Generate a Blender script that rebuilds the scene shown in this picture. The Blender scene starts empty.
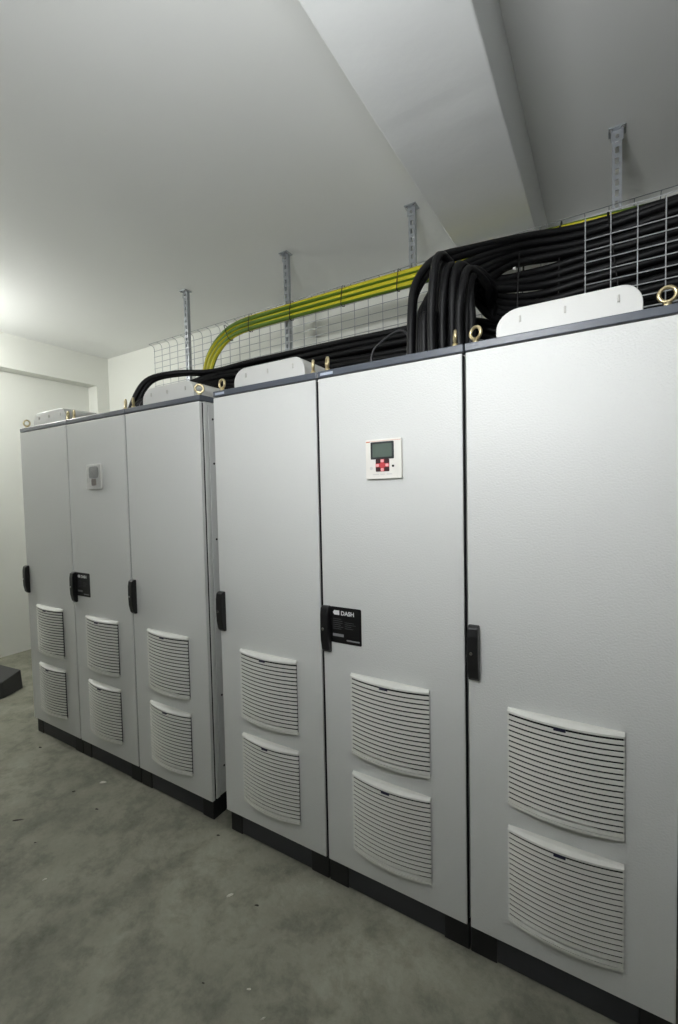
import bpy, bmesh, math, random
from mathutils import Vector, Matrix

random.seed(7)
S = bpy.context.scene
COL = S.collection

# ------------------------------------------------------------------ camera
W_PX, F_PX = 678.0, 443.2077
YAW, PITCH, ROLL = 0.5420, -0.0427, -0.0214
cam_d = bpy.data.cameras.new('camera')
cam_d.sensor_fit = 'HORIZONTAL'
cam_d.sensor_width = 36.0
cam_d.lens = 36.0 * F_PX / W_PX
cam_d.clip_start = 0.02
cam = bpy.data.objects.new('camera', cam_d)
COL.objects.link(cam)
_f = Vector((-math.sin(YAW) * math.cos(PITCH), math.cos(YAW) * math.cos(PITCH), math.sin(PITCH)))
_r0 = Vector((math.cos(YAW), math.sin(YAW), 0))
_u0 = _r0.cross(_f)
_r = _r0 * math.cos(ROLL) + _u0 * math.sin(ROLL)
_u = -_r0 * math.sin(ROLL) + _u0 * math.cos(ROLL)
_m = Matrix((_r, _u, -_f)).transposed().to_4x4()
_m.translation = Vector((1.5913, -1.5079, 1.6396))
cam.matrix_world = _m
S.camera = cam

# ------------------------------------------------------------------ world, exposure
wd = bpy.data.worlds.new('world')
S.world = wd
wd.use_nodes = True
wd.node_tree.nodes['Background'].inputs[0].default_value = (0.75, 0.8, 0.85, 1)
wd.node_tree.nodes['Background'].inputs[1].default_value = 0.02
S.view_settings.view_transform = 'Standard'
S.view_settings.look = 'None'
S.view_settings.exposure = 0.5
S.view_settings.gamma = 1.0
S.view_settings.use_curve_mapping = False
PENDANT_POWER = 255.0  # emission of the tube pendant under the beam
BULB_POWER = 1450.0     # emission of the globe lamp by the left wall

# ------------------------------------------------------------------ materials
def srgb(r, g, b):
    def c(v):
        v /= 255.0
        return v / 12.92 if v <= 0.04045 else ((v + 0.055) / 1.055) ** 2.4
    return (c(r), c(g), c(b), 1)

MATS = {}
def mat(name, col, rough=0.5, metal=0.0, bump=None, var=None, spec=0.5, coat=0.0, emit=None, alpha=None):
    """bump=(scale, strength, distance, detail); var=(scale, amount): gentle procedural colour variation"""
    m = bpy.data.materials.new(name)
    m.use_nodes = True
    nt = m.node_tree
    b = nt.nodes['Principled BSDF']
    b.inputs['Base Color'].default_value = col
    b.inputs['Roughness'].default_value = rough
    b.inputs['Metallic'].default_value = metal
    b.inputs['Specular IOR Level'].default_value = spec
    b.inputs['Coat Weight'].default_value = coat
    if alpha is not None:
        b.inputs['Alpha'].default_value = alpha
    if emit:
        b.inputs['Emission Color'].default_value = emit[0]
        b.inputs['Emission Strength'].default_value = emit[1]
    tc = None
    if bump or var:
        tc = nt.nodes.new('ShaderNodeTexCoord')
    if var:
        n = nt.nodes.new('ShaderNodeTexNoise')
        n.inputs['Scale'].default_value = var[0]
        n.inputs['Detail'].default_value = 4
        nt.links.new(tc.outputs['Object'], n.inputs['Vector'])
        mp = nt.nodes.new('ShaderNodeMapRange')
        mp.inputs['To Min'].default_value = 1 - var[1]
        mp.inputs['To Max'].default_value = 1 + var[1]
        nt.links.new(n.outputs['Fac'], mp.inputs['Value'])
        hs = nt.nodes.new('ShaderNodeHueSaturation')
        hs.inputs['Color'].default_value = col
        nt.links.new(mp.outputs['Result'], hs.inputs['Value'])
        nt.links.new(hs.outputs['Color'], b.inputs['Base Color'])
    if bump:
        n = nt.nodes.new('ShaderNodeTexNoise')
        n.inputs['Scale'].default_value = bump[0]
        n.inputs['Detail'].default_value = bump[3]
        nt.links.new(tc.outputs['Object'], n.inputs['Vector'])
        bp = nt.nodes.new('ShaderNodeBump')
        bp.inputs['Strength'].default_value = bump[1]
        bp.inputs['Distance'].default_value = bump[2]
        nt.links.new(n.outputs['Fac'], bp.inputs['Height'])
        nt.links.new(bp.outputs['Normal'], b.inputs['Normal'])
    MATS[name] = m
    return m

mat('wall_paint', srgb(230, 231, 224), 0.75, bump=(9, 0.25, 0.01, 5), var=(1.2, 0.03))
mat('wall_grey', srgb(98, 98, 95), 0.85, bump=(9, 0.3, 0.01, 5), var=(1.5, 0.06))
mat('ceiling_paint', srgb(238, 239, 237), 0.7, bump=(5, 0.2, 0.012, 5), var=(1.0, 0.03))
mat('beam_paint', srgb(244, 246, 245), 0.55, bump=(3.2, 0.35, 0.02, 6), var=(1.5, 0.03))
mat('cabinet_paint', srgb(215, 216, 213), 0.42, bump=(170, 0.5, 0.003, 1), spec=0.4)
mat('cabinet_frame', srgb(206, 207, 204), 0.42, bump=(210, 0.15, 0.002, 3))
mat('gasket', srgb(20, 20, 20), 0.8)
mat('lid_slate', srgb(84, 89, 97), 0.32, bump=(160, 0.3, 0.002, 3))
mat('plinth_cover', srgb(50, 51, 54), 0.55, bump=(60, 0.2, 0.002, 3), var=(9, 0.18))
mat('plinth_corner', srgb(20, 20, 22), 0.5, bump=(60, 0.2, 0.002, 3))
mat('grille_plastic', srgb(222, 222, 215), 0.45)
mat('filter_dark', srgb(24, 24, 23), 0.9)
mat('tab_navy', srgb(18, 18, 46), 0.5)
mat('black_plastic', srgb(22, 22, 23), 0.38)
mat('plate_black', srgb(8, 8, 10), 0.42)
mat('print_white', srgb(232, 232, 232), 0.6)
mat('print_grey', srgb(78, 78, 80), 0.6)
mat('print_mid', srgb(140, 140, 142), 0.6)
mat('chrome', srgb(205, 205, 205), 0.22, metal=1.0)
mat('zinc', srgb(176, 180, 184), 0.42, metal=0.75, var=(30, 0.08))
mat('zinc_shaded', srgb(158, 161, 165), 0.35, metal=0.7)  # back tray wire, its shaded look put into a darker colour
mat('zinc_lit', srgb(206, 208, 210), 0.4, metal=0.25)  # same wire on the mesh cover, front light painted in as a paler colour
mat('zinc_yellow', srgb(205, 190, 150), 0.3, metal=0.85)
mat('cable_black', srgb(10, 10, 12), 0.45, bump=(90, 0.1, 0.002, 2), spec=0.35)
mat('cable_thin', srgb(40, 40, 42), 0.4)
mat('earth_yellow', srgb(206, 196, 40), 0.42)
mat('earth_green', srgb(92, 122, 34), 0.42)
mat('tie_black', srgb(12, 12, 12), 0.4)
mat('tie_glint', srgb(225, 225, 220), 0.4)  # white stands for light glinting on the heads of black ties
mat('hood_white', srgb(208, 208, 204), 0.4, bump=(200, 0.15, 0.002, 3))
mat('slot_dark', srgb(186, 184, 178), 0.6)
mat('panel_white', srgb(232, 229, 222), 0.4)
mat('panel_rim', srgb(212, 211, 206), 0.4)
mat('screen_bezel', srgb(46, 49, 50), 0.3)
mat('screen_glass', srgb(96, 108, 100), 0.15)
mat('panel_orange', srgb(205, 120, 84), 0.5)
mat('key_dark', srgb(58, 22, 24), 0.5)
mat('key_red', srgb(196, 64, 70), 0.5)
mat('key_pink', srgb(240, 176, 176), 0.5)
mat('film', srgb(225, 226, 226), 0.12, alpha=0.22, coat=0.5)
mat('display_grey', srgb(120, 121, 118), 0.3)
mat('brown_print', srgb(112, 96, 86), 0.5)
mat('sticker_blue', srgb(178, 186, 200), 0.5)
mat('debris_dark', srgb(58, 55, 48), 0.8)
mat('debris_pale', srgb(214, 211, 198), 0.8)
mat('offcut_grey', srgb(62, 62, 62), 0.7, bump=(40, 0.4, 0.004, 4))
mat('offcut_edge', srgb(74, 72, 58), 0.8)
mat('lamp_body', srgb(235, 235, 232), 0.4)
mat('pendant_glow', srgb(255, 255, 255), 0.5, emit=((0.96, 0.98, 1.0, 1), PENDANT_POWER))
mat('bulb_glow', srgb(255, 255, 255), 0.5, emit=((0.99, 1.0, 0.97, 1), BULB_POWER))

def floor_material():
    m = bpy.data.materials.new('floor_concrete')
    m.use_nodes = True
    nt = m.node_tree
    L = nt.links
    b = nt.nodes['Principled BSDF']
    tc = nt.nodes.new('ShaderNodeTexCoord')
    def noise(scale, detail, rough=0.6, dist=0.0):
        n = nt.nodes.new('ShaderNodeTexNoise')
        n.inputs['Scale'].default_value = scale
        n.inputs['Detail'].default_value = detail
        n.inputs['Roughness'].default_value = rough
        n.inputs['Distortion'].default_value = dist
        L.new(tc.outputs['Object'], n.inputs['Vector'])
        return n
    def ramp(src, stops):
        r = nt.nodes.new('ShaderNodeValToRGB')
        e = r.color_ramp.elements
        e[0].position, e[0].color = stops[0]
        e[1].position, e[1].color = stops[1]
        for p, c in stops[2:]:
            x = e.new(p); x.color = c
        L.new(src, r.inputs['Fac'])
        return r
    n1 = noise(1.6, 8, 0.62, 0.1)
    r1 = ramp(n1.outputs['Fac'], [(0.30, srgb(116, 116, 103)), (0.72, srgb(160, 159, 144)), (0.52, srgb(141, 140, 126))])
    n2 = noise(5.5, 12, 0.72, 0.15)
    r2 = ramp(n2.outputs['Fac'], [(0.36, (0.45, 0.45, 0.43, 1)), (0.54, (1, 1, 1, 1))])
    mx = nt.nodes.new('ShaderNodeMix'); mx.data_type = 'RGBA'; mx.blend_type = 'MULTIPLY'
    mx.inputs['Factor'].default_value = 0.75
    L.new(r1.outputs['Color'], mx.inputs[6]); L.new(r2.outputs['Color'], mx.inputs[7])
    n3 = noise(38, 6, 0.7)
    r3 = ramp(n3.outputs['Fac'], [(0.3, (0.82, 0.82, 0.8, 1)), (0.7, (1.08, 1.08, 1.06, 1))])
    mx2 = nt.nodes.new('ShaderNodeMix'); mx2.data_type = 'RGBA'; mx2.blend_type = 'MULTIPLY'
    mx2.inputs['Factor'].default_value = 0.6
    L.new(mx.outputs[2], mx2.inputs[6]); L.new(r3.outputs['Color'], mx2.inputs[7])
    # pale scuffs
    n4 = noise(2.7, 9, 0.75, 0.3)
    r4 = ramp(n4.outputs['Fac'], [(0.60, (0, 0, 0, 1)), (0.74, (0.5, 0.5, 0.5, 1))])
    mx3 = nt.nodes.new('ShaderNodeMix'); mx3.data_type = 'RGBA'
    L.new(r4.outputs['Color'], mx3.inputs['Factor'])
    L.new(mx2.outputs[2], mx3.inputs[6]); mx3.inputs[7].default_value = srgb(172, 171, 156)
    L.new(mx3.outputs[2], b.inputs['Base Color'])
    rr = nt.nodes.new('ShaderNodeMapRange')
    rr.inputs['To Min'].default_value = 0.55; rr.inputs['To Max'].default_value = 0.85
    L.new(n2.outputs['Fac'], rr.inputs['Value']); L.new(rr.outputs['Result'], b.inputs['Roughness'])
    bp = nt.nodes.new('ShaderNodeBump'); bp.inputs['Strength'].default_value = 0.35; bp.inputs['Distance'].default_value = 0.01
    ad = nt.nodes.new('ShaderNodeMath'); ad.operation = 'ADD'
    L.new(n2.outputs['Fac'], ad.inputs[0]); L.new(n3.outputs['Fac'], ad.inputs[1])
    L.new(ad.outputs[0], bp.inputs['Height']); L.new(bp.outputs['Normal'], b.inputs['Normal'])
    MATS['floor_concrete'] = m
floor_material()

# ------------------------------------------------------------------ mesh helpers
class MB:
    """collects faces; build() links them as one mesh object"""
    def __init__(self):
        self.v = []; self.f = []; self.mi = []; self.smooth = set()
    def quad_grid(self, pts, closed_u=False, mi=0, smooth=True):
        # pts: rows of equal length
        o = len(self.v); n = len(pts[0])
        for r in pts:
            self.v += [tuple(p) for p in r]
        for i in range(len(pts) - 1):
            for j in range(n if closed_u else n - 1):
                k = (j + 1) % n
                if smooth: self.smooth.add(len(self.f))
                self.f.append((o + i * n + j, o + i * n + k, o + (i + 1) * n + k, o + (i + 1) * n + j))
                self.mi.append(mi(j) if callable(mi) else mi)
        return self
    def face(self, pts, mi=0):
        o = len(self.v); self.v += [tuple(p) for p in pts]
        self.f.append(tuple(range(o, o + len(pts)))); self.mi.append(mi)
    def box(self, x0, x1, y0, y1, z0, z1, mi=0):
        o = len(self.v)
        self.v += [(x0, y0, z0), (x1, y0, z0), (x1, y1, z0), (x0, y1, z0), (x0, y0, z1), (x1, y0, z1), (x1, y1, z1), (x0, y1, z1)]
        for q in ((0, 3, 2, 1), (4, 5, 6, 7), (0, 1, 5, 4), (1, 2, 6, 5), (2, 3, 7, 6), (3, 0, 4, 7)):
            self.f.append(tuple(o + i for i in q)); self.mi.append(mi)
        return self
    def prism(self, poly, axis, a, b, mi=0):
        """poly: 2D outline (counter-clockwise), extruded along axis 0/1/2 from a to b"""
        def P(p, t):
            return {0: (t, p[0], p[1]), 1: (p[0], t, p[1]), 2: (p[0], p[1], t)}[axis]
        o = len(self.v); n = len(poly)
        self.v += [P(p, a) for p in poly] + [P(p, b) for p in poly]
        self.f.append(tuple(o + i for i in range(n))); self.mi.append(mi)
        self.f.append(tuple(o + n + i for i in reversed(range(n)))); self.mi.append(mi)
        for i in range(n):
            k = (i + 1) % n
            self.f.append((o + k, o + i, o + n + i, o + n + k)); self.mi.append(mi)
        return self
    def tube(self, path, r, n=8, mi=0, caps=True, twist=0.0):
        path = [Vector(p) for p in path]
        rows = []; up = None
        for i, p in enumerate(path):
            t = (path[min(i + 1, len(path) - 1)] - path[max(i - 1, 0)]).normalized()
            if up is None:
                up = Vector((0, 0, 1)) if abs(t.z) < 0.9 else Vector((0, 1, 0))
            a = (up - t * up.dot(t)).normalized(); up = a
            b = t.cross(a)
            rows.append([p + (a * math.cos(2 * math.pi * k / n + twist * i) + b * math.sin(2 * math.pi * k / n + twist * i)) * r for k in range(n)])
        self.quad_grid(rows, True, mi)
        if caps:
            self.face(rows[0]); self.face(rows[-1])
        return self
    def torus(self, c, ax_u, ax_v, R, r, n=20, m=8):
        c = Vector(c); u = Vector(ax_u); v = Vector(ax_v); w = u.cross(v)
        rows = []
        for i in range(n + 1):
            a = 2 * math.pi * i / n; d = u * math.cos(a) + v * math.sin(a)
            rows.append([c + d * (R + r * math.cos(2 * math.pi * j / m)) + w * r * math.sin(2 * math.pi * j / m) for j in range(m)])
        return self.quad_grid(rows, True)
    def cyl(self, a, b, r, n=12):
        return self.tube([a, b], r, n)
    def mesh(self, name, mats, bevel=0.0, seg=2, weld=True):
        me = bpy.data.meshes.new(name)
        me.from_pydata(self.v, [], self.f)
        for m in (mats if isinstance(mats, (list, tuple)) else [mats]):
            me.materials.append(MATS[m])
        for i, p in enumerate(me.polygons):
            p.material_index = self.mi[i]; p.use_smooth = i in self.smooth
        bm = bmesh.new(); bm.from_mesh(me)
        if weld: bmesh.ops.remove_doubles(bm, verts=bm.verts, dist=1e-5)
        bmesh.ops.recalc_face_normals(bm, faces=bm.faces)
        if bevel:
            ed = [e for e in bm.edges if len(e.link_faces) == 2 and e.calc_face_angle(0) > 0.6]
            bmesh.ops.bevel(bm, geom=ed, offset=bevel, segments=seg, affect='EDGES', profile=0.5, clamp_overlap=True)
        bm.to_mesh(me); bm.free()
        return me
    def build(self, name, mats, parent=None, bevel=0.0, seg=2, loc=None, weld=True):
        return put(self.mesh(name, mats, bevel, seg, weld), name, parent, loc)

def put(me, name, parent=None, loc=None):
    o = bpy.data.objects.new(name, me); COL.objects.link(o)
    if parent: o.parent = parent
    if loc: o.location = loc
    return o

def tag(o, label=None, cat=None, group=None, kind=None):
    if label: o['label'] = label
    if cat: o['category'] = cat
    if group: o['group'] = group
    if kind: o['kind'] = kind
    return o

def thing(name, loc, label, cat, group=None):
    o = bpy.data.objects.new(name, None); COL.objects.link(o); o.location = loc
    o.empty_display_size = 0.05
    return tag(o, label, cat, group)

def catmull(pts, step=6):
    P = [Vector(p) for p in pts]
    P = [P[0] * 2 - P[1]] + P + [P[-1] * 2 - P[-2]]
    out = []
    for i in range(1, len(P) - 2):
        p0, p1, p2, p3 = P[i - 1:i + 3]
        for k in range(step):
            t = k / step
            out.append(0.5 * ((2 * p1) + (p2 - p0) * t + (2 * p0 - 5 * p1 + 4 * p2 - p3) * t * t + (3 * p1 - p0 - 3 * p2 + p3) * t ** 3))
    out.append(P[-2]); return out

# ------------------------------------------------------------------ the room
XL, XREC, XR = -3.63, -3.81, 4.2
YB, YF = 1.76, -3.4
ZC, ZBEAM, ZLINT = 3.335, 3.0, 2.985
tag(MB().box(XREC - .2, XR + .2, YF - .2, YB + .2, -0.15, 0).build('floor', 'floor_concrete'), 'rough grey concrete floor with stains', kind='structure')
tag(MB().box(XREC - .2, XR + .2, YF - .2, YB + .2, ZC, ZC + .15).build('ceiling', 'ceiling_paint'), 'white painted ceiling', kind='structure')
tag(MB().box(XREC - .2, XR + .2, YB, YB + .2, 0, ZC).build('wall_back', 'wall_paint'), 'white back wall behind the cable tray', kind='structure')
w = MB().box(XREC - .2, XREC, YF, YB, 0, ZC).box(XREC, XL, YF, YB, ZLINT, ZC).box(XREC, XL, YB - .15, YB, 0, ZLINT)
tag(w.build('wall_left', 'wall_paint', weld=False), 'white end wall with a recessed panel under a lintel', kind='structure')
tag(MB().box(XR, XR + .2, YF, YB, 0, ZC).build('wall_right', 'wall_grey'), 'bare cement side wall', kind='structure')
tag(MB().box(XREC - .2, XR + .2, YF - .2, YF, 0, ZC).build('wall_front', 'wall_grey'), 'bare cement wall facing the cabinets', kind='structure')
bm_ = MB()
bx0, bx1 = 0.857, 1.268
# the plaster of the soffit has a crease across it and rises slightly towards the back wall
prof = [(YF, ZC), (YF, ZBEAM), (.04, ZBEAM), (.09, ZBEAM + .0012), (.19, ZBEAM + .0016), (.25, ZBEAM + .0032), (YB, ZBEAM + .030), (YB, ZC)]
bm_.prism(prof, 0, bx0, bx1)
tag(bm_.build('trim_1', 'beam_paint', bevel=0.006), 'white plastered ceiling beam', kind='structure')

# ------------------------------------------------------------------ cabinets: shared meshes
PITCH_N, PITCH_F = 0.592, 0.5967
DEPTH = 0.6
ZT, ZB = 2.1, 0.1
GW = 0.324

def arc_y(x, e=0.012, c=0.036):          # bow of the grille, x from 0 to GW
    t = 2 * x / GW - 1
    return -(e + (c - e) * (1 - t * t))
NS = 12
XS = [GW * i / NS for i in range(NS + 1)]

def slat_mesh():
    b = MB(); rows = []
    # louvre blade: a thin bowed strip standing clear of the filter behind it
    for x in XS:
        y = arc_y(x)
        rows.append([(x, y + .0022, .0120), (x, y, .0113), (x, y - .0006, .0012), (x, y + .0012, 0), (x, y + .0045, .0010), (x, y + .0045, .0113)])
    b.quad_grid(rows, True, smooth=False)
    b.face(rows[0]); b.face(rows[-1])
    return b.mesh('slat', 'grille_plastic')
SLAT = slat_mesh()

def lip_mesh():
    b = MB(); rows = []
    for x in XS:
        y = arc_y(x)
        rows.append([(x, -.0005, GW), (x, y * .6, GW - .001), (x, y - .001, GW - .008), (x, y - .001, GW - .0145), (x, y + .004, GW - .016), (x, -.0005, GW - .015)])
    b.quad_grid(rows, True, smooth=False); b.face(rows[0]); b.face(rows[-1])
    return b.mesh('filter_grille', 'grille_plastic')
def rail_mesh():
    b = MB(); rows = []
    for x in XS:
        y = arc_y(x)
        rows.append([(x, -.0005, .010), (x, y - .0005, .009), (x, y - .0005, .001), (x, y + .004, 0), (x, -.0005, -.001)])
    b.quad_grid(rows, True, smooth=False); b.face(rows[0]); b.face(rows[-1])
    return b.mesh('bottom_rail', 'grille_plastic')
LIP = lip_mesh()
RAIL = rail_mesh()
BACK = MB().box(.003, GW - .003, -.0045, -.0008, .004, GW - .016).mesh('filter_mat', 'filter_dark')
TAB = MB().box(.138, .172, -.0375, -.030, GW - .026, GW - .0150).mesh('latch_tab', 'tab_navy', bevel=.001)

def handle_mesh():
    b = MB()
    prof = [(0, 0), (-.012, .0), (-.022, .012), (-.030, .05), (-.032, .10), (-.031, .155), (-.026, .183), (-.016, .19), (0, .19)]
    b.prism(prof, 0, .0, .037)
    return b.mesh('handle', 'black_plastic', bevel=.004, seg=2)
HANDLE = handle_mesh()
LOCK = MB().cyl((.014, -.034, .098), (.014, -.028, .098), .0055, 12).mesh('lock_cylinder', 'chrome')

def eyebolt_mesh():
    b = MB()
    b.torus((0, 0, .038), (1, 0, 0), (0, 0, 1), .020, .0055, 20, 8)
    b.cyl((0, 0, 0), (0, 0, .016), .010, 12)
    b.cyl((0, 0, 0), (0, 0, .005), .016, 16)
    return b.mesh('eyebolt', 'zinc_yellow')
EYE = eyebolt_mesh()

HW, HH, HD = 0.405, 0.085, 0.225        # roof hood width, height, depth
def hood_mesh():
    r = .062
    out = [(0, 0), (HW, 0)]
    for k in range(9):
        a = math.pi / 2 * k / 8
        out.append((HW - r * .85 + r * .85 * math.cos(a), HH - r + r * math.sin(a)))
    for k in range(9):
        a = math.pi / 2 + math.pi / 2 * k / 8
        out.append((r * 1.15 + r * 1.15 * math.cos(a), HH - r + r * math.sin(a)))
    b = MB().prism(out, 1, 0, HD)
    return b.mesh('roof_hood', 'hood_white', bevel=.003)
HOOD = hood_mesh()
HSLOT = MB().box(-.003, .003, -.0035, .004, -.010, .010).mesh('rivet_slot', 'slot_dark', bevel=.001)
HFOOT = MB().box(.02, HW - .02, .012, HD - .012, -.012, .002).mesh('hood_foot', 'gasket')

def text_mesh(body, size, material, offset=0.0):
    cu = bpy.data.curves.new('lettering', 'FONT')
    cu.body = body; cu.size = size; cu.offset = offset; cu.extrude = 0.0003
    tmp = bpy.data.objects.new('lettering', cu); COL.objects.link(tmp)
    bpy.context.view_layer.update()
    me = bpy.data.meshes.new_from_object(tmp.evaluated_get(bpy.context.evaluated_depsgraph_get()))
    bpy.data.objects.remove(tmp); bpy.data.curves.remove(cu)
    me.name = 'lettering'; me.materials.clear(); me.materials.append(MATS[material])
    R = Matrix.Rotation(math.pi / 2, 4, 'X')
    me.transform(R)
    return me
DASH = text_mesh('DASH', .0235, 'print_white', .0006)

def rrect(w, h, r, n=4):
    out = []
    for cx, cy, a0 in ((w - r, r, -90), (w - r, h - r, 0), (r, h - r, 90), (r, r, 180)):
        for k in range(n + 1):
            a = math.radians(a0 + 90 * k / n)
            out.append((cx + r * math.cos(a), cy + r * math.sin(a)))
    return out
def shift(poly, dx, dz): return [(x + dx, z + dz) for x, z in poly]
PLATE = MB().prism(rrect(.141, .146, .006), 1, -.0025, -.0002).mesh('nameplate', 'plate_black')
def emblem_mesh():
    b = MB()
    b.prism([(0, .009), (.006, .018), (.030, .018), (.030, 0), (.006, 0)], 1, -.0031, -.0024)
    return b.mesh('emblem', 'print_white', bevel=.0)
EMBLEM = emblem_mesh()
EMB_M = MB().box(.012, .0135, -.0034, -.0029, .004, .014).box(.018, .0195, -.0034, -.0029, .004, .014).mesh('emblem_mark', 'print_mid')
def printlines():
    b = MB(); rnd = random.Random(3)
    for i, z in enumerate((.096, .088, .080, .072, .064, .056)):
        b.box(.012, .012 + rnd.uniform(.035, .05), -.0029, -.0024, z, z + .0025)
        if i in (1, 2, 3, 4):
            b.box(.066, .066 + rnd.uniform(.03, .062), -.0029, -.0024, z - .003, z - .0008)
    return b.mesh('fine_print', 'print_grey')
PRINT = printlines()
PRINT2 = MB().box(.010, .060, -.0029, -.0024, .026, .037).mesh('grey_print_bar', 'print_mid')
PRINT3 = MB().box(.074, .132, -.0029, -.0024, .012, .0175).mesh('print_bar', 'print_mid')

def add_nameplate(c, x, z):
    p = put(PLATE, 'nameplate', c, (x, 0, z)); p['label'] = 'black nameplate with white lettering'
    put(EMBLEM, 'emblem', p, (.012, 0, .114))
    put(DASH, 'lettering', p, (.049, -.0028, .1145))
    put(PRINT, 'fine_print', p); put(PRINT2, 'grey_print_bar', p); put(PRINT3, 'print_bar', p)

def add_control_panel(c, x, z):
    fp = MB().prism(rrect(.145, .147, .004), 1, -.013, 0).build('control_panel', 'panel_white', c, bevel=.0015, loc=(x, 0, z))
    fp['label'] = 'off-white control panel with grey screen and red keypad'
    MB().prism(shift(rrect(.094, .064, .003), .022, .073), 1, -.0145, -.0125).build('screen_bezel', 'screen_bezel', fp)
    MB().prism(shift(rrect(.078, .050, .002), .030, .080), 1, -.0152, -.0140).build('screen', 'screen_glass', fp)
    MB().box(.002, .143, -.0135, -.0125, .1395, .1405).box(.003, .018, -.0135, -.0125, .1365, .1395).build('orange_stripe', 'panel_orange', fp)
    MB().prism(shift(rrect(.055, .046, .003), .042, .027), 1, -.0145, -.0125).build('keypad', 'key_dark', fp)
    MB().box(.062, .077, -.0152, -.0140, .0275, .0725).box(.0425, .062, -.0152, -.0140, .043, .057).box(.077, .0965, -.0152, -.0140, .043, .057).build('key_cross', 'key_red', fp)
    kb = MB().prism(shift(rrect(.012, .010, .003), -.006, -.005), 1, -.0170, -.0148).mesh('key', 'key_pink')
    for kx, kz in ((.0695, .066), (.0695, .034), (.050, .050), (.089, .050)):
        put(kb, 'key', fp, (kx, 0, kz))
    MB().cyl((.112, -.0145, .046), (.112, -.012, .046), .0045, 12).build('status_light', 'gasket', fp)
    MB().cyl((.023, -.0140, .040), (.023, -.012, .040), .006, 12).build('status_light', 'panel_rim', fp)
    MB().box(.030, .055, -.0134, -.0125, .015, .019).box(.060, .078, -.0134, -.0125, .015, .019).box(.086, .108, -.0134, -.0125, .015, .019).build('key_caption', 'panel_rim', fp)

def add_covered_panel(c, x, z):
    fp = MB().prism(rrect(.145, .147, .014), 1, -.012, 0).build('control_panel', 'panel_rim', c, bevel=.003, loc=(x, 0, z))
    fp['label'] = 'control panel still under crumpled clear film'
    MB().prism(shift(rrect(.094, .070, .02), .026, .064), 1, -.0145, -.0115).build('screen_bezel', 'display_grey', fp)
    MB().prism(shift(rrect(.046, .040, .006), .050, .022), 1, -.0145, -.0115).build('keypad', 'brown_print', fp)
    rnd = random.Random(5)
    rows = []
    for i in range(13):
        row = []
        for j in range(13):
            u, v = i / 12, j / 12
            e = min(u, 1 - u, v, 1 - v)
            row.append((.002 + .141 * u, -.0155 - .012 * min(1, e * 6) * rnd.random(), .002 + .143 * v))
        rows.append(row)
    MB().quad_grid(rows).build('protective_film', 'film', fp)

# ------------------------------------------------------------------ cabinets
LABELS = {
    1: 'light grey cabinet at the bank end next to the white end wall',
    2: 'light grey cabinet with film-covered control panel and black nameplate',
    3: 'light grey cabinet with its screwed side panel showing at the gap between banks',
    4: 'light grey cabinet just past the gap, joined to the cabinet with red keypad',
    5: 'light grey cabinet with red keypad control panel and thick cables entering its roof',
    6: 'light grey cabinet without nameplate or panel, below the wire mesh cover',
}
EYE_ROT = {1: (40, -15), 2: (-20, -25), 3: (-40, 40), 4: (-8, -52), 5: (-45, -68), 6: (-20, 0)}

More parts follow.
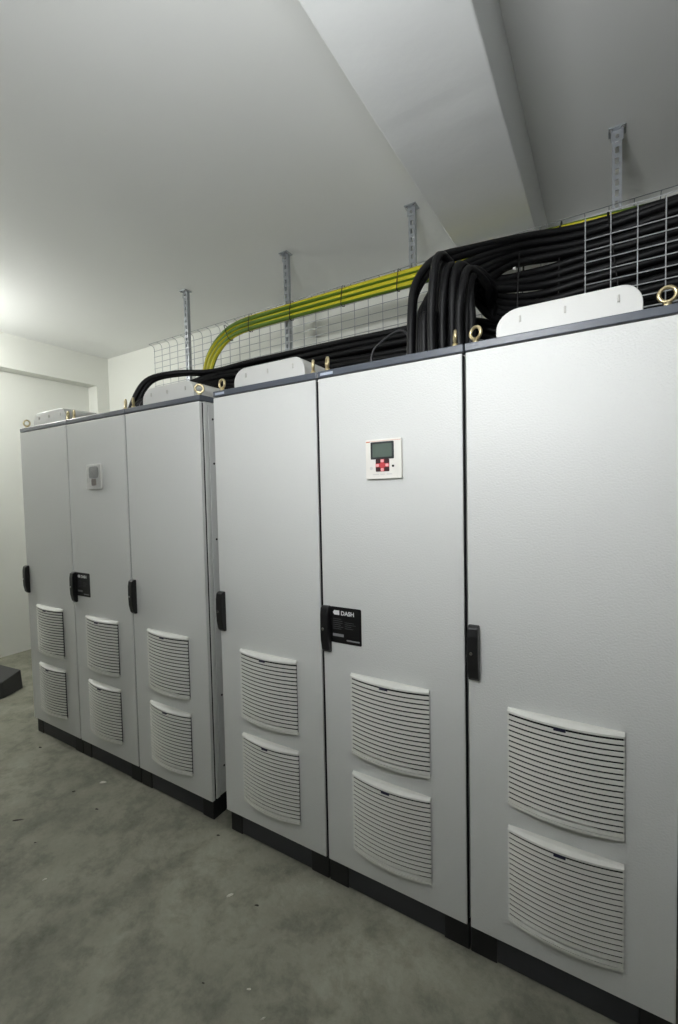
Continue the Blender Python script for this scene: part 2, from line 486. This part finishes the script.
def cabinet(i, x, pitch):
    c = thing('electrical_cabinet', (x, 0, 0), LABELS[i], 'cabinet', 'electrical cabinets in two banks')
    w = pitch - .002
    # body: frame and panels behind the door
    b = MB().box(.010, w - .010, .034, DEPTH, ZB, ZT + .004)
    b.build('body', 'cabinet_paint', c, bevel=.003)
    b = MB().box(.002, w - .002, .027, .050, ZB + .004, ZT)
    b.build('front_frame', 'cabinet_frame', c, bevel=.002)
    dt = .0185 if i == 3 else .009
    MB().box(.0030, w - .0030 if i != 3 else w - .0075, dt, .028, ZB + .01, ZT - .006).build('door_seal', 'gasket', c)
    for sx in ((.003, .011), (w - .011, w - .003)):
        s = MB().box(sx[0], sx[1], .056, DEPTH - .01, ZB + .01, ZT - .01).build('side_panel', 'cabinet_frame', c, bevel=.002)
        if i == 3 and sx[0] > .1:
            sm = MB().cyl((0, 0, 0), (.003, 0, 0), .0055, 10).mesh('screw', 'gasket')
            for z in (.25, .62, 1.02, 1.42, 1.80, 2.02):
                put(sm, 'screw', s, (sx[1] - .0005, .082, z))
    # door
    MB().box(.0055, w - .0055, 0, dt, ZB + .002, ZT - .002).build('door', 'cabinet_paint', c, bevel=.002, seg=2)
    # roof plate
    lid = MB().box(.001, w - .001, .002, DEPTH, ZT + .004, ZT + .030).build('roof_plate', 'lid_slate', c, bevel=.003)
    if i in (4, 5):
        MB().box(.016, .075, .0008, .0025, ZT + .011, ZT + .021).build('sticker', 'sticker_blue', lid)
    # plinth
    for x0, x1 in ((.022 if i in (1, 4) else .002, .092), (w - .092, w - (.012 if i in (3, 6) else .001))):
        MB().box(x0, x1, .012, .10, 0, ZB).build('plinth_corner', 'plinth_corner', c, bevel=.003)
        MB().box(x0, x1, DEPTH - .10, DEPTH - .012, 0, ZB).build('plinth_corner', 'plinth_corner', c, bevel=.003)
    MB().box(.092, w - .092, .016, .030, .003, ZB - .002).build('plinth_cover', 'plinth_cover', c, bevel=.002)
    for x0 in (.016, w - .030):
        MB().box(x0, x0 + .014, .10, DEPTH - .10, .003, ZB - .002).build('plinth_side_cover', 'plinth_cover', c, bevel=.002)
    # two filter grilles
    for gz in (.600, .200):
        g = put(LIP, 'filter_grille', c, (.134, 0, gz))
        put(RAIL, 'bottom_rail', g); put(BACK, 'filter_mat', g); put(TAB, 'latch_tab', g)
        for k in range(17):
            put(SLAT, 'slat', g, (0, 0, .0105 + k * .01745))
    h = put(HANDLE, 'handle', c, (.008, 0, .994)); h['label'] = 'black lever handle'
    put(LOCK, 'lock_cylinder', h)
    # lifting eyebolts on the four roof corners
    for k, (ex, ey) in enumerate(((.030, .035), (w - .038, .035), (.030, DEPTH - .04), (w - .038, DEPTH - .04))):
        e = put(EYE, 'eyebolt', c, (ex, ey, ZT + .030))
        e.rotation_euler.z = math.radians(EYE_ROT[i][k % 2])
    # roof ventilation hood
    if i not in (2, 5):
        h = put(HOOD, 'roof_hood', c, (.093, .050, ZT + .042)); h['label'] = 'white ventilation hood with rounded ends'
        put(HFOOT, 'hood_foot', h)
        for sx in (.075, .205, .345):
            put(HSLOT, 'rivet_slot', h, (sx, 0, .048))
    if i == 5:
        add_control_panel(c, .222, 1.689); add_nameplate(c, .042, 1.036)
    if i == 2:
        add_covered_panel(c, .222, 1.692); add_nameplate(c, .042, 1.036)
    return c

for k in range(3):
    cabinet(k + 1, -1.876 + PITCH_F * k, PITCH_F)
for k in range(3):
    cabinet(k + 4, 0.0 + PITCH_N * k, PITCH_N)

# ------------------------------------------------------------------ cable tray on the back, mesh cover in front
RW = 0.0023
Y_T, Z_TOP, Z_BOT, Y_FL = 1.05, 2.955, 2.25, 0.70
TX0, TX1 = -1.80, 3.2
tray = thing('wire_mesh_tray', (0, Y_T, Z_BOT), 'long galvanised wire mesh cable tray hung from the ceiling channels', 'cable tray')
def loc_(p): return (p[0], p[1] - Y_T, p[2] - Z_BOT)
prof = [(Y_FL, Z_BOT + .06), (Y_FL, Z_BOT + .012), (Y_FL + .012, Z_BOT), (Y_T - .02, Z_BOT), (Y_T - .005, Z_BOT + .006), (Y_T, Z_BOT + .03),
        (Y_T, Z_TOP - .03), (Y_T - .006, Z_TOP - .010), (Y_T - .022, Z_TOP), (Y_T - .05, Z_TOP + .004)]
CW = MB().tube([(0, y - Y_T, z - Z_BOT) for y, z in prof], RW, 6).mesh('cross_wire', 'zinc_shaded')
nx = int(round((TX1 - TX0) / .1))
for k in range(nx + 1):
    put(CW, 'cross_wire', tray, (TX0 + .1 * k, 0, 0))
LW = MB().tube([(TX0 - .004, 0, 0), (TX1, 0, 0)], RW, 6).mesh('long_wire', 'zinc_shaded')
ys = [(Y_T - .052, Z_TOP + .006)]
z = Z_TOP - .045
while z > Z_BOT + .03:
    ys.append((Y_T - .004, z)); z -= .05
ys += [(Y_T - .06 - .07 * k, Z_BOT + .004) for k in range(4)] + [(Y_FL + .004, Z_BOT + .055)]
for y, z in ys:
    put(LW, 'long_wire', tray, loc_((0, y, z)))

Y_C, ZC0, ZC1, CX0 = 0.872, 2.40, 2.875, 1.507
cover = thing('wire_mesh_cover', (CX0, Y_C, ZC0), 'galvanised wire mesh panel in front of the black cables over the end cabinet', 'mesh panel')
CW2 = MB().tube([(0, 0, 0), (0, 0, ZC1 - ZC0 - .012), (0, .012, ZC1 - ZC0), (0, .125, ZC1 - ZC0 + .006)], RW * 1.15, 6).mesh('cross_wire', 'zinc_lit')
for k in range(16):
    put(CW2, 'cross_wire', cover, (.1 * k, 0, 0))
LW2 = MB().tube([(-.004, 0, 0), (1.504, 0, 0)], RW * 1.15, 6).mesh('long_wire', 'zinc_lit')
for k in range(10):
    put(LW2, 'long_wire', cover, (0, -.004, ZC1 - ZC0 - .055 - .05 * k if k else ZC1 - ZC0 - .004))
put(LW2, 'long_wire', cover, (0, .06, ZC1 - ZC0 + .007)); put(LW2, 'long_wire', cover, (0, .12, ZC1 - ZC0 + .010))

# ------------------------------------------------------------------ ceiling hangers: slotted channels
def channel_mesh(h):
    b = MB(); wd_, d, t = .040, .030, .003
    x0, x1 = -wd_ / 2, wd_ / 2
    b.box(x0, x0 + t, 0, d, -h, 0).box(x1 - t, x1, 0, d, -h, 0)
    # slotted web facing the cabinets
    b.box(x0 + t, -.008, 0, t, -h, 0).box(.008, x1 - t, 0, t, -h, 0)
    z = -.03
    b.box(-.008, .008, 0, t, -.03, 0)
    while z > -h + .05:
        b.box(-.008, .008, 0, t, z - .050, z - .028)
        z -= .050
    b.box(-.008, .008, 0, t, -h, z)
    # inturned lips at the back
    b.box(x0 + t, x0 + .010, d - t, d, -h, 0).box(x1 - .010, x1 - t, d - t, d, -h, 0)
    return b.mesh('slotted_channel', 'zinc', weld=False)
CH_H = 1.05
CHAN = channel_mesh(CH_H)
BRK = MB().box(-.036, .036, -.030, .040, -.006, 0).box(-.026, .026, -.0035, -.0005, -.055, -.004).mesh('ceiling_bracket', 'zinc', bevel=.001)
BOLT = MB().cyl((0, -.010, 0), (0, -.003, 0), .009, 6).mesh('bolt', 'chrome')
NUT = MB().cyl((0, 0, -.014), (0, 0, -.005), .009, 6).mesh('anchor_nut', 'chrome')
HANG = [(-1.395, 'slotted steel channel hanging beside the downward bend of the yellow cables'),
        (-.352, 'slotted steel channel hanging behind the middle of the yellow cables'),
        (.594, 'slotted steel channel hanging between the black cable loops and the beam'),
        (1.632, 'slotted steel channel hanging on the far side of the beam, above the mesh panel')]
for x, lab in HANG:
    h = thing('ceiling_hanger', (x, Y_T + .008, ZC), lab, 'hanger', 'slotted channel hangers')
    put(CHAN, 'slotted_channel', h)
    b = put(BRK, 'ceiling_bracket', h)
    put(BOLT, 'bolt', b, (0, 0, -.035)); put(NUT, 'anchor_nut', b, (-.024, -.016, 0)); put(NUT, 'anchor_nut', b, (.024, -.016, 0))

# ------------------------------------------------------------------ cables
ZR = ZT + .030                       # roof level
rnd = random.Random(11)
def jit(a): return rnd.uniform(-a, a)

def cable(pts, r, label, group, m='cable_black', name='power_cable', n=8, step=7):
    o = MB().tube(catmull(pts, step), r, n).build(name, m)
    return tag(o, label, 'cable', group)

R_C = .0178
# cables from behind the mesh cover that loop down into the roof of the cabinet with the keypad
entries = [(.872, .30), (.905, .34), (.885, .40), (.935, .30), (.985, .27), (1.000, .335), (1.020, .27), (.955, .40),
           (1.050, .30), (1.068, .36), (1.090, .28), (1.100, .34), (1.030, .41), (1.080, .43)]
ZTOPROW = 2.852
RLAB = 'thick black cable looping from behind the mesh cover down into the keypad cabinet roof'
RGRP = 'black cables looping down into the cabinet roof'
NROW = 12
for r in range(NROW):
    for c in range(2):
        i = r * 2 + c
        zr = ZTOPROW - .0365 * r + jit(.004)
        yr = .897 + .038 * c + jit(.003)
        e = entries[min(i * len(entries) // (2 * NROW), len(entries) - 1)]
        ex, ey = e[0] + jit(.010), e[1] + jit(.014) + .03 * c
        f = r / (NROW - 1.0)                        # 0 top row, 1 lowest row
        up = .045 if r else .0
        pts = [(3.15, yr + .02, zr + up), (2.3, yr, zr + up + jit(.008)), (1.85, yr, zr + .5 * up + jit(.008)), (1.50, yr - .005, zr + jit(.006))]
        if r < 4:
            top = 2.735 - .055 * r - .02 * c
            pts += [(1.26 - .02 * r, .80 + .02 * c, zr - .02), (1.06 + .012 * r, .62, top + .022), (ex + .062, ey + .16, top - .060),
                    (ex + .004, ey + .05, top - .20), (ex, ey, 2.36), (ex, ey - .01, ZR - .02)]
        else:
            top = 2.615 - .010 * (r - 4) + jit(.02)
            pts += [(1.30, .86, zr - .02), (1.13, .76, (zr + top) / 2 - .03 * f), (ex + .045, ey + .25, top - .015),
                    (ex + .008, ey + .09, top), (ex, ey + .015, top - .10), (ex + jit(.012), ey, 2.32), (ex, ey - .01, ZR - .02)]
        cable(pts, R_C, RLAB if i else 'outermost black cable loop, arching highest over the keypad cabinet roof', RGRP)

# cables that run on behind the roofs and drop into the far bank's middle cabinet
LLAB = 'thick black cable running low along the tray to the film-covered panel cabinet'
LGRP = 'black cables running to the far bank'
fe = [(-1.060, .29), (-1.030, .33), (-.995, .30), (-.960, .34), (-.930, .30), (-1.085, .36), (-.90, .36)]
for r in range(7):
    for c in range(2):
        zr = 2.530 - .036 * r + jit(.004)
        yr = .775 + .040 * c + jit(.004)
        ex, ey = fe[r % 7][0] + jit(.01), fe[r % 7][1] + .035 * c + jit(.01)
        d = .012 * r; lift = .060 if r == 0 else -.030
        pts = [(3.15, yr + .10, zr - .13), (2.2, yr + .10, zr - .13), (1.35, yr + .09, zr - .12), (.95, yr + .02, zr - .02 + jit(.01)), (.45, yr, zr + jit(.01)),
               (0.0, yr, zr + jit(.010)), (-.42, yr - .03, zr - .015 + jit(.006)), (-.70, yr - .11, zr - .05 + .016 * r - d * .3),
               (-.90, yr - .24, 2.415 - d + lift), (ex + .055, ey + .08, 2.345 - d + lift), (ex, ey, 2.23), (ex - .004, ey - .01, ZR - .02)]
        cable(pts, R_C, LLAB if r + c else 'uppermost black cable running to the far bank, arching clear of the others', LGRP)

# a single low thin cable arching over the roof edge, and another at the far bank
cable([(.665, .32, ZR - .01), (.693, .30, 2.255), (.735, .30, 2.300), (.80, .30, 2.330), (.845, .30, 2.328), (.868, .30, 2.295), (.862, .30, 2.23), (.858, .31, ZR - .01)],
      .0055, 'thin dark control cable arching beside the thick black loops', None, 'cable_thin', 'control_cable')
cable([(-1.24, .31, ZR - .01), (-1.20, .30, 2.185), (-1.13, .30, 2.225), (-1.09, .31, 2.21), (-1.075, .32, ZR - .01)],
      .006, 'thin black cable in a low arch on the far bank roof', None, 'cable_black', 'control_cable')

# yellow-green earth cables tied to the tray
YLAB = 'yellow and green striped earth cable on the wire tray, %s of the three'
YGRP = 'yellow-green earth cables'
mid = [(3.15, 2.83), (2.2, 2.85), (1.7, 2.885), (1.35, 2.900), (1.0, 2.904), (.5, 2.908), (0, 2.910), (-.35, 2.910), (-.66, 2.908), (-.80, 2.896),
       (-.90, 2.868), (-.985, 2.822), (-1.05, 2.765), (-1.095, 2.70), (-1.125, 2.62), (-1.14, 2.50), (-1.145, Z_BOT + .03)]
for k, off in enumerate((.036, 0, -.036)):
    pts = []
    for a in range(len(mid)):
        p, q = Vector(mid[max(a - 1, 0)]), Vector(mid[min(a + 1, len(mid) - 1)])
        t = (p - q).normalized(); nrm = Vector((-t.y, t.x))
        pts.append((mid[a][0] + nrm.x * off, 1.026, mid[a][1] + nrm.y * off))
    b = MB().tube(catmull(pts, 6), .0176, 12, mi=lambda j: 1 if j in (2, 3, 4, 8, 9, 10) else 0, twist=.05)
    tag(b.build('earth_cable', ['earth_yellow', 'earth_green']), YLAB % ('topmost', 'middle', 'lowest')[k], 'cable', YGRP)

# cable ties
def tie(pts_yz, x, label, group, tilt=0.0, m='tie_black', r=.003):
    """closed loop round a bundle in the plane of constant x (tilted a little)"""
    path = [(tilt * (z - pts_yz[0][1]), y, z) for y, z in pts_yz]
    path.append(path[0])
    c0 = Vector((0, sum(p[1] for p in path) / len(path), sum(p[2] for p in path) / len(path)))
    o = MB().tube([Vector(p) - c0 for p in path], r, 6, caps=False).build('cable_tie', m, loc=(x, c0.y, c0.z))
    return tag(o, label, 'cable tie', group)
def loop(y0, y1, z0, z1): return [(y0, z0), (y0 - .004, (z0 + z1) / 2), (y0, z1), ((y0 + y1) / 2, z1 + .006), (y1, z1), (y1, z0), ((y0 + y1) / 2, z0 - .006)]
for x, dz, lab in ((-.667, .0, 'where the yellow cables start to bend down'), (-.288, .002, 'on the yellow cables right beside a slotted hanger'),
                   (.126, .002, 'on the yellow cables midway between two hangers'), (.514, .002, 'on the yellow cables just before the black cable loops'),
                   (1.385, -.005, 'on the yellow cables above the stacked black cables')):
    tie(loop(1.003, 1.049, 2.852 + dz, 2.965 + dz), x, 'black cable tie ' + lab, 'ties on the yellow cables', .12)
t = tie(loop(1.003, 1.049, -.058, .058), -.845, 'slanted black cable tie on the downward bend of the yellow cables', 'ties on the yellow cables')
t.location = (-.885, t.location.y, 2.874); t.rotation_euler = (0, math.radians(-22), 0)
for x, tl, lab in ((1.395, .02, 'just outside the mesh panel edge'), (1.64, -.12, 'behind the mesh panel')):
    tie(loop(.876, .955, 2.50, 2.872), x, 'long black cable tie round the stacked black cables ' + lab, 'ties on the black cables', tl, r=.0042)
tie(loop(.795, .92, 2.50, 2.80), 1.225, 'long black cable tie where the black cables begin to fan out', 'ties on the black cables', .04, r=.0042)
for x, y, z in ((1.395, .866, 2.80), (1.396, .866, 2.735), (1.215, .785, 2.690)):
    o = MB().box(-.006, .006, -.005, .005, -.006, .006).build('tie_head', 'tie_glint', bevel=.0015, loc=(x, y, z))
    tag(o, 'small tie head on the black cable stack, its glint painted white', 'tie head', 'tie heads with painted glint')

# ------------------------------------------------------------------ on the floor
oc = thing('floor_offcut', (-2.95, .02, 0), 'dark grey wedge-shaped block lying on the floor near the end wall', 'block')
b = MB()
base = [(-.50, -.50), (.10, -.42), (.27, -.05), (.27, .12), (.19, .29), (-.50, .29)]
tops = [.08, .09, .105, .135, .165, .12]
b.v = [(x, y, 0) for x, y in base] + [(x * .97, y * .97, h) for (x, y), h in zip(base, tops)]
nb = len(base)
b.f = [tuple(range(nb))[::-1], tuple(range(nb, 2 * nb))] + [(i, (i + 1) % nb, nb + (i + 1) % nb, nb + i) for i in range(nb)]
b.mi = [0] * len(b.f)
b.build('block_body', 'offcut_grey', oc, bevel=.006)
o = MB().prism([(.10, -.10), (.225, -.06), (.225, .09), (.12, .11)], 2, .100, .128).build('torn_strip', 'offcut_edge', oc, bevel=.004)

def chip_mesh(l, w_, h, seed):
    r_ = random.Random(seed); n = 7
    pts = [(l * math.cos(2 * math.pi * k / n) * r_.uniform(.6, 1), w_ * math.sin(2 * math.pi * k / n) * r_.uniform(.6, 1)) for k in range(n)]
    b = MB(); b.v = [(x, y, 0) for x, y in pts] + [(x * .7, y * .7, h * r_.uniform(.6, 1)) for x, y in pts]
    b.f = [tuple(range(n))[::-1], tuple(range(n, 2 * n))] + [(i, (i + 1) % n, n + (i + 1) % n, n + i) for i in range(n)]
    b.mi = [0] * len(b.f); return b
DEBRIS = [(-.985, -.487, 'd', .032), (-.957, -.222, 'd', .014), (-.889, -.095, 'p', .022), (-1.609, -.09, 'd', .018), (-.477, -.599, 'p', .012),
          (.402, -.236, 'd', .012), (.276, -.257, 'p', .018), (.435, -.541, 'd', .008), (.583, -.477, 'p', .010), (.678, -.517, 'p', .010),
          (-.007, -.050, 'd', .012), (-.704, -.239, 'd', .013), (-.741, -.517, 'd', .008)]
for k, (x, y, t, s) in enumerate(DEBRIS):
    b = chip_mesh(s, s * (.15 if s > .03 else .38), s * (.12 if s > .03 else .3), k)
    o = b.build('debris_chip', 'debris_dark' if t == 'd' else 'debris_pale', loc=(x, y, 0))
    o.rotation_euler.z = rnd.uniform(.2, 1.2)
    if t == 'd':
        tag(o, 'small dark chip of debris on the concrete floor', 'debris', 'dark debris chips')
    else:
        tag(o, 'small pale chip of debris on the concrete floor', 'debris', 'pale debris chips')

# ------------------------------------------------------------------ lamps
def globe(r, z, material, parent):
    rows = []
    for i in range(11):
        a = math.pi * i / 10
        rows.append([(r * math.sin(a) * math.cos(2 * math.pi * j / 16), r * math.sin(a) * math.sin(2 * math.pi * j / 16), z + r * math.cos(a)) for j in range(16)])
    MB().quad_grid(rows, True).build('globe', material, parent)
def globe_lamp(name, loc, drop, r, material, label):
    lg = thing(name, loc, label, 'lamp')
    MB().cyl((0, 0, -.03), (0, 0, 0), .05, 20).build('ceiling_rose', 'lamp_body', lg)
    MB().cyl((0, 0, -drop), (0, 0, -.02), .008, 10).build('rod', 'lamp_body', lg)
    MB().cyl((0, 0, -drop - .05), (0, 0, -drop), .026, 16).build('lamp_holder', 'lamp_body', lg)
    globe(r, -drop - .045 - r, material, lg)
tl = thing('tube_pendant', (1.10, -1.74, ZC), 'white upward-facing tube lamp hanging crosswise near the ceiling beam', 'lamp')
for sx in (-.20, .20):
    MB().cyl((sx, 0, -.92), (sx, 0, 0), .004, 8).build('suspension_rod', 'lamp_body', tl)
MB().box(-.29, .29, -.052, .052, -1.028, -1.005).build('tube_blocker', 'lamp_body', tl, bevel=.003)  # added blocker under the tube, shades the lower doors and near floor
MB().tube([(-.26, 0, -.965), (.26, 0, -.965)], .026, 12).build('tube', 'pendant_glow', tl)
for sx in (-.282, .26):
    MB().box(sx, sx + .022, -.016, .016, -1.01, -.895).build('tube_holder', 'lamp_body', tl, bevel=.002)
globe_lamp('pendant_lamp', (-3.15, -.38, ZC), .26, .03, 'bulb_glow', 'white globe lamp hanging from the ceiling by the end wall')
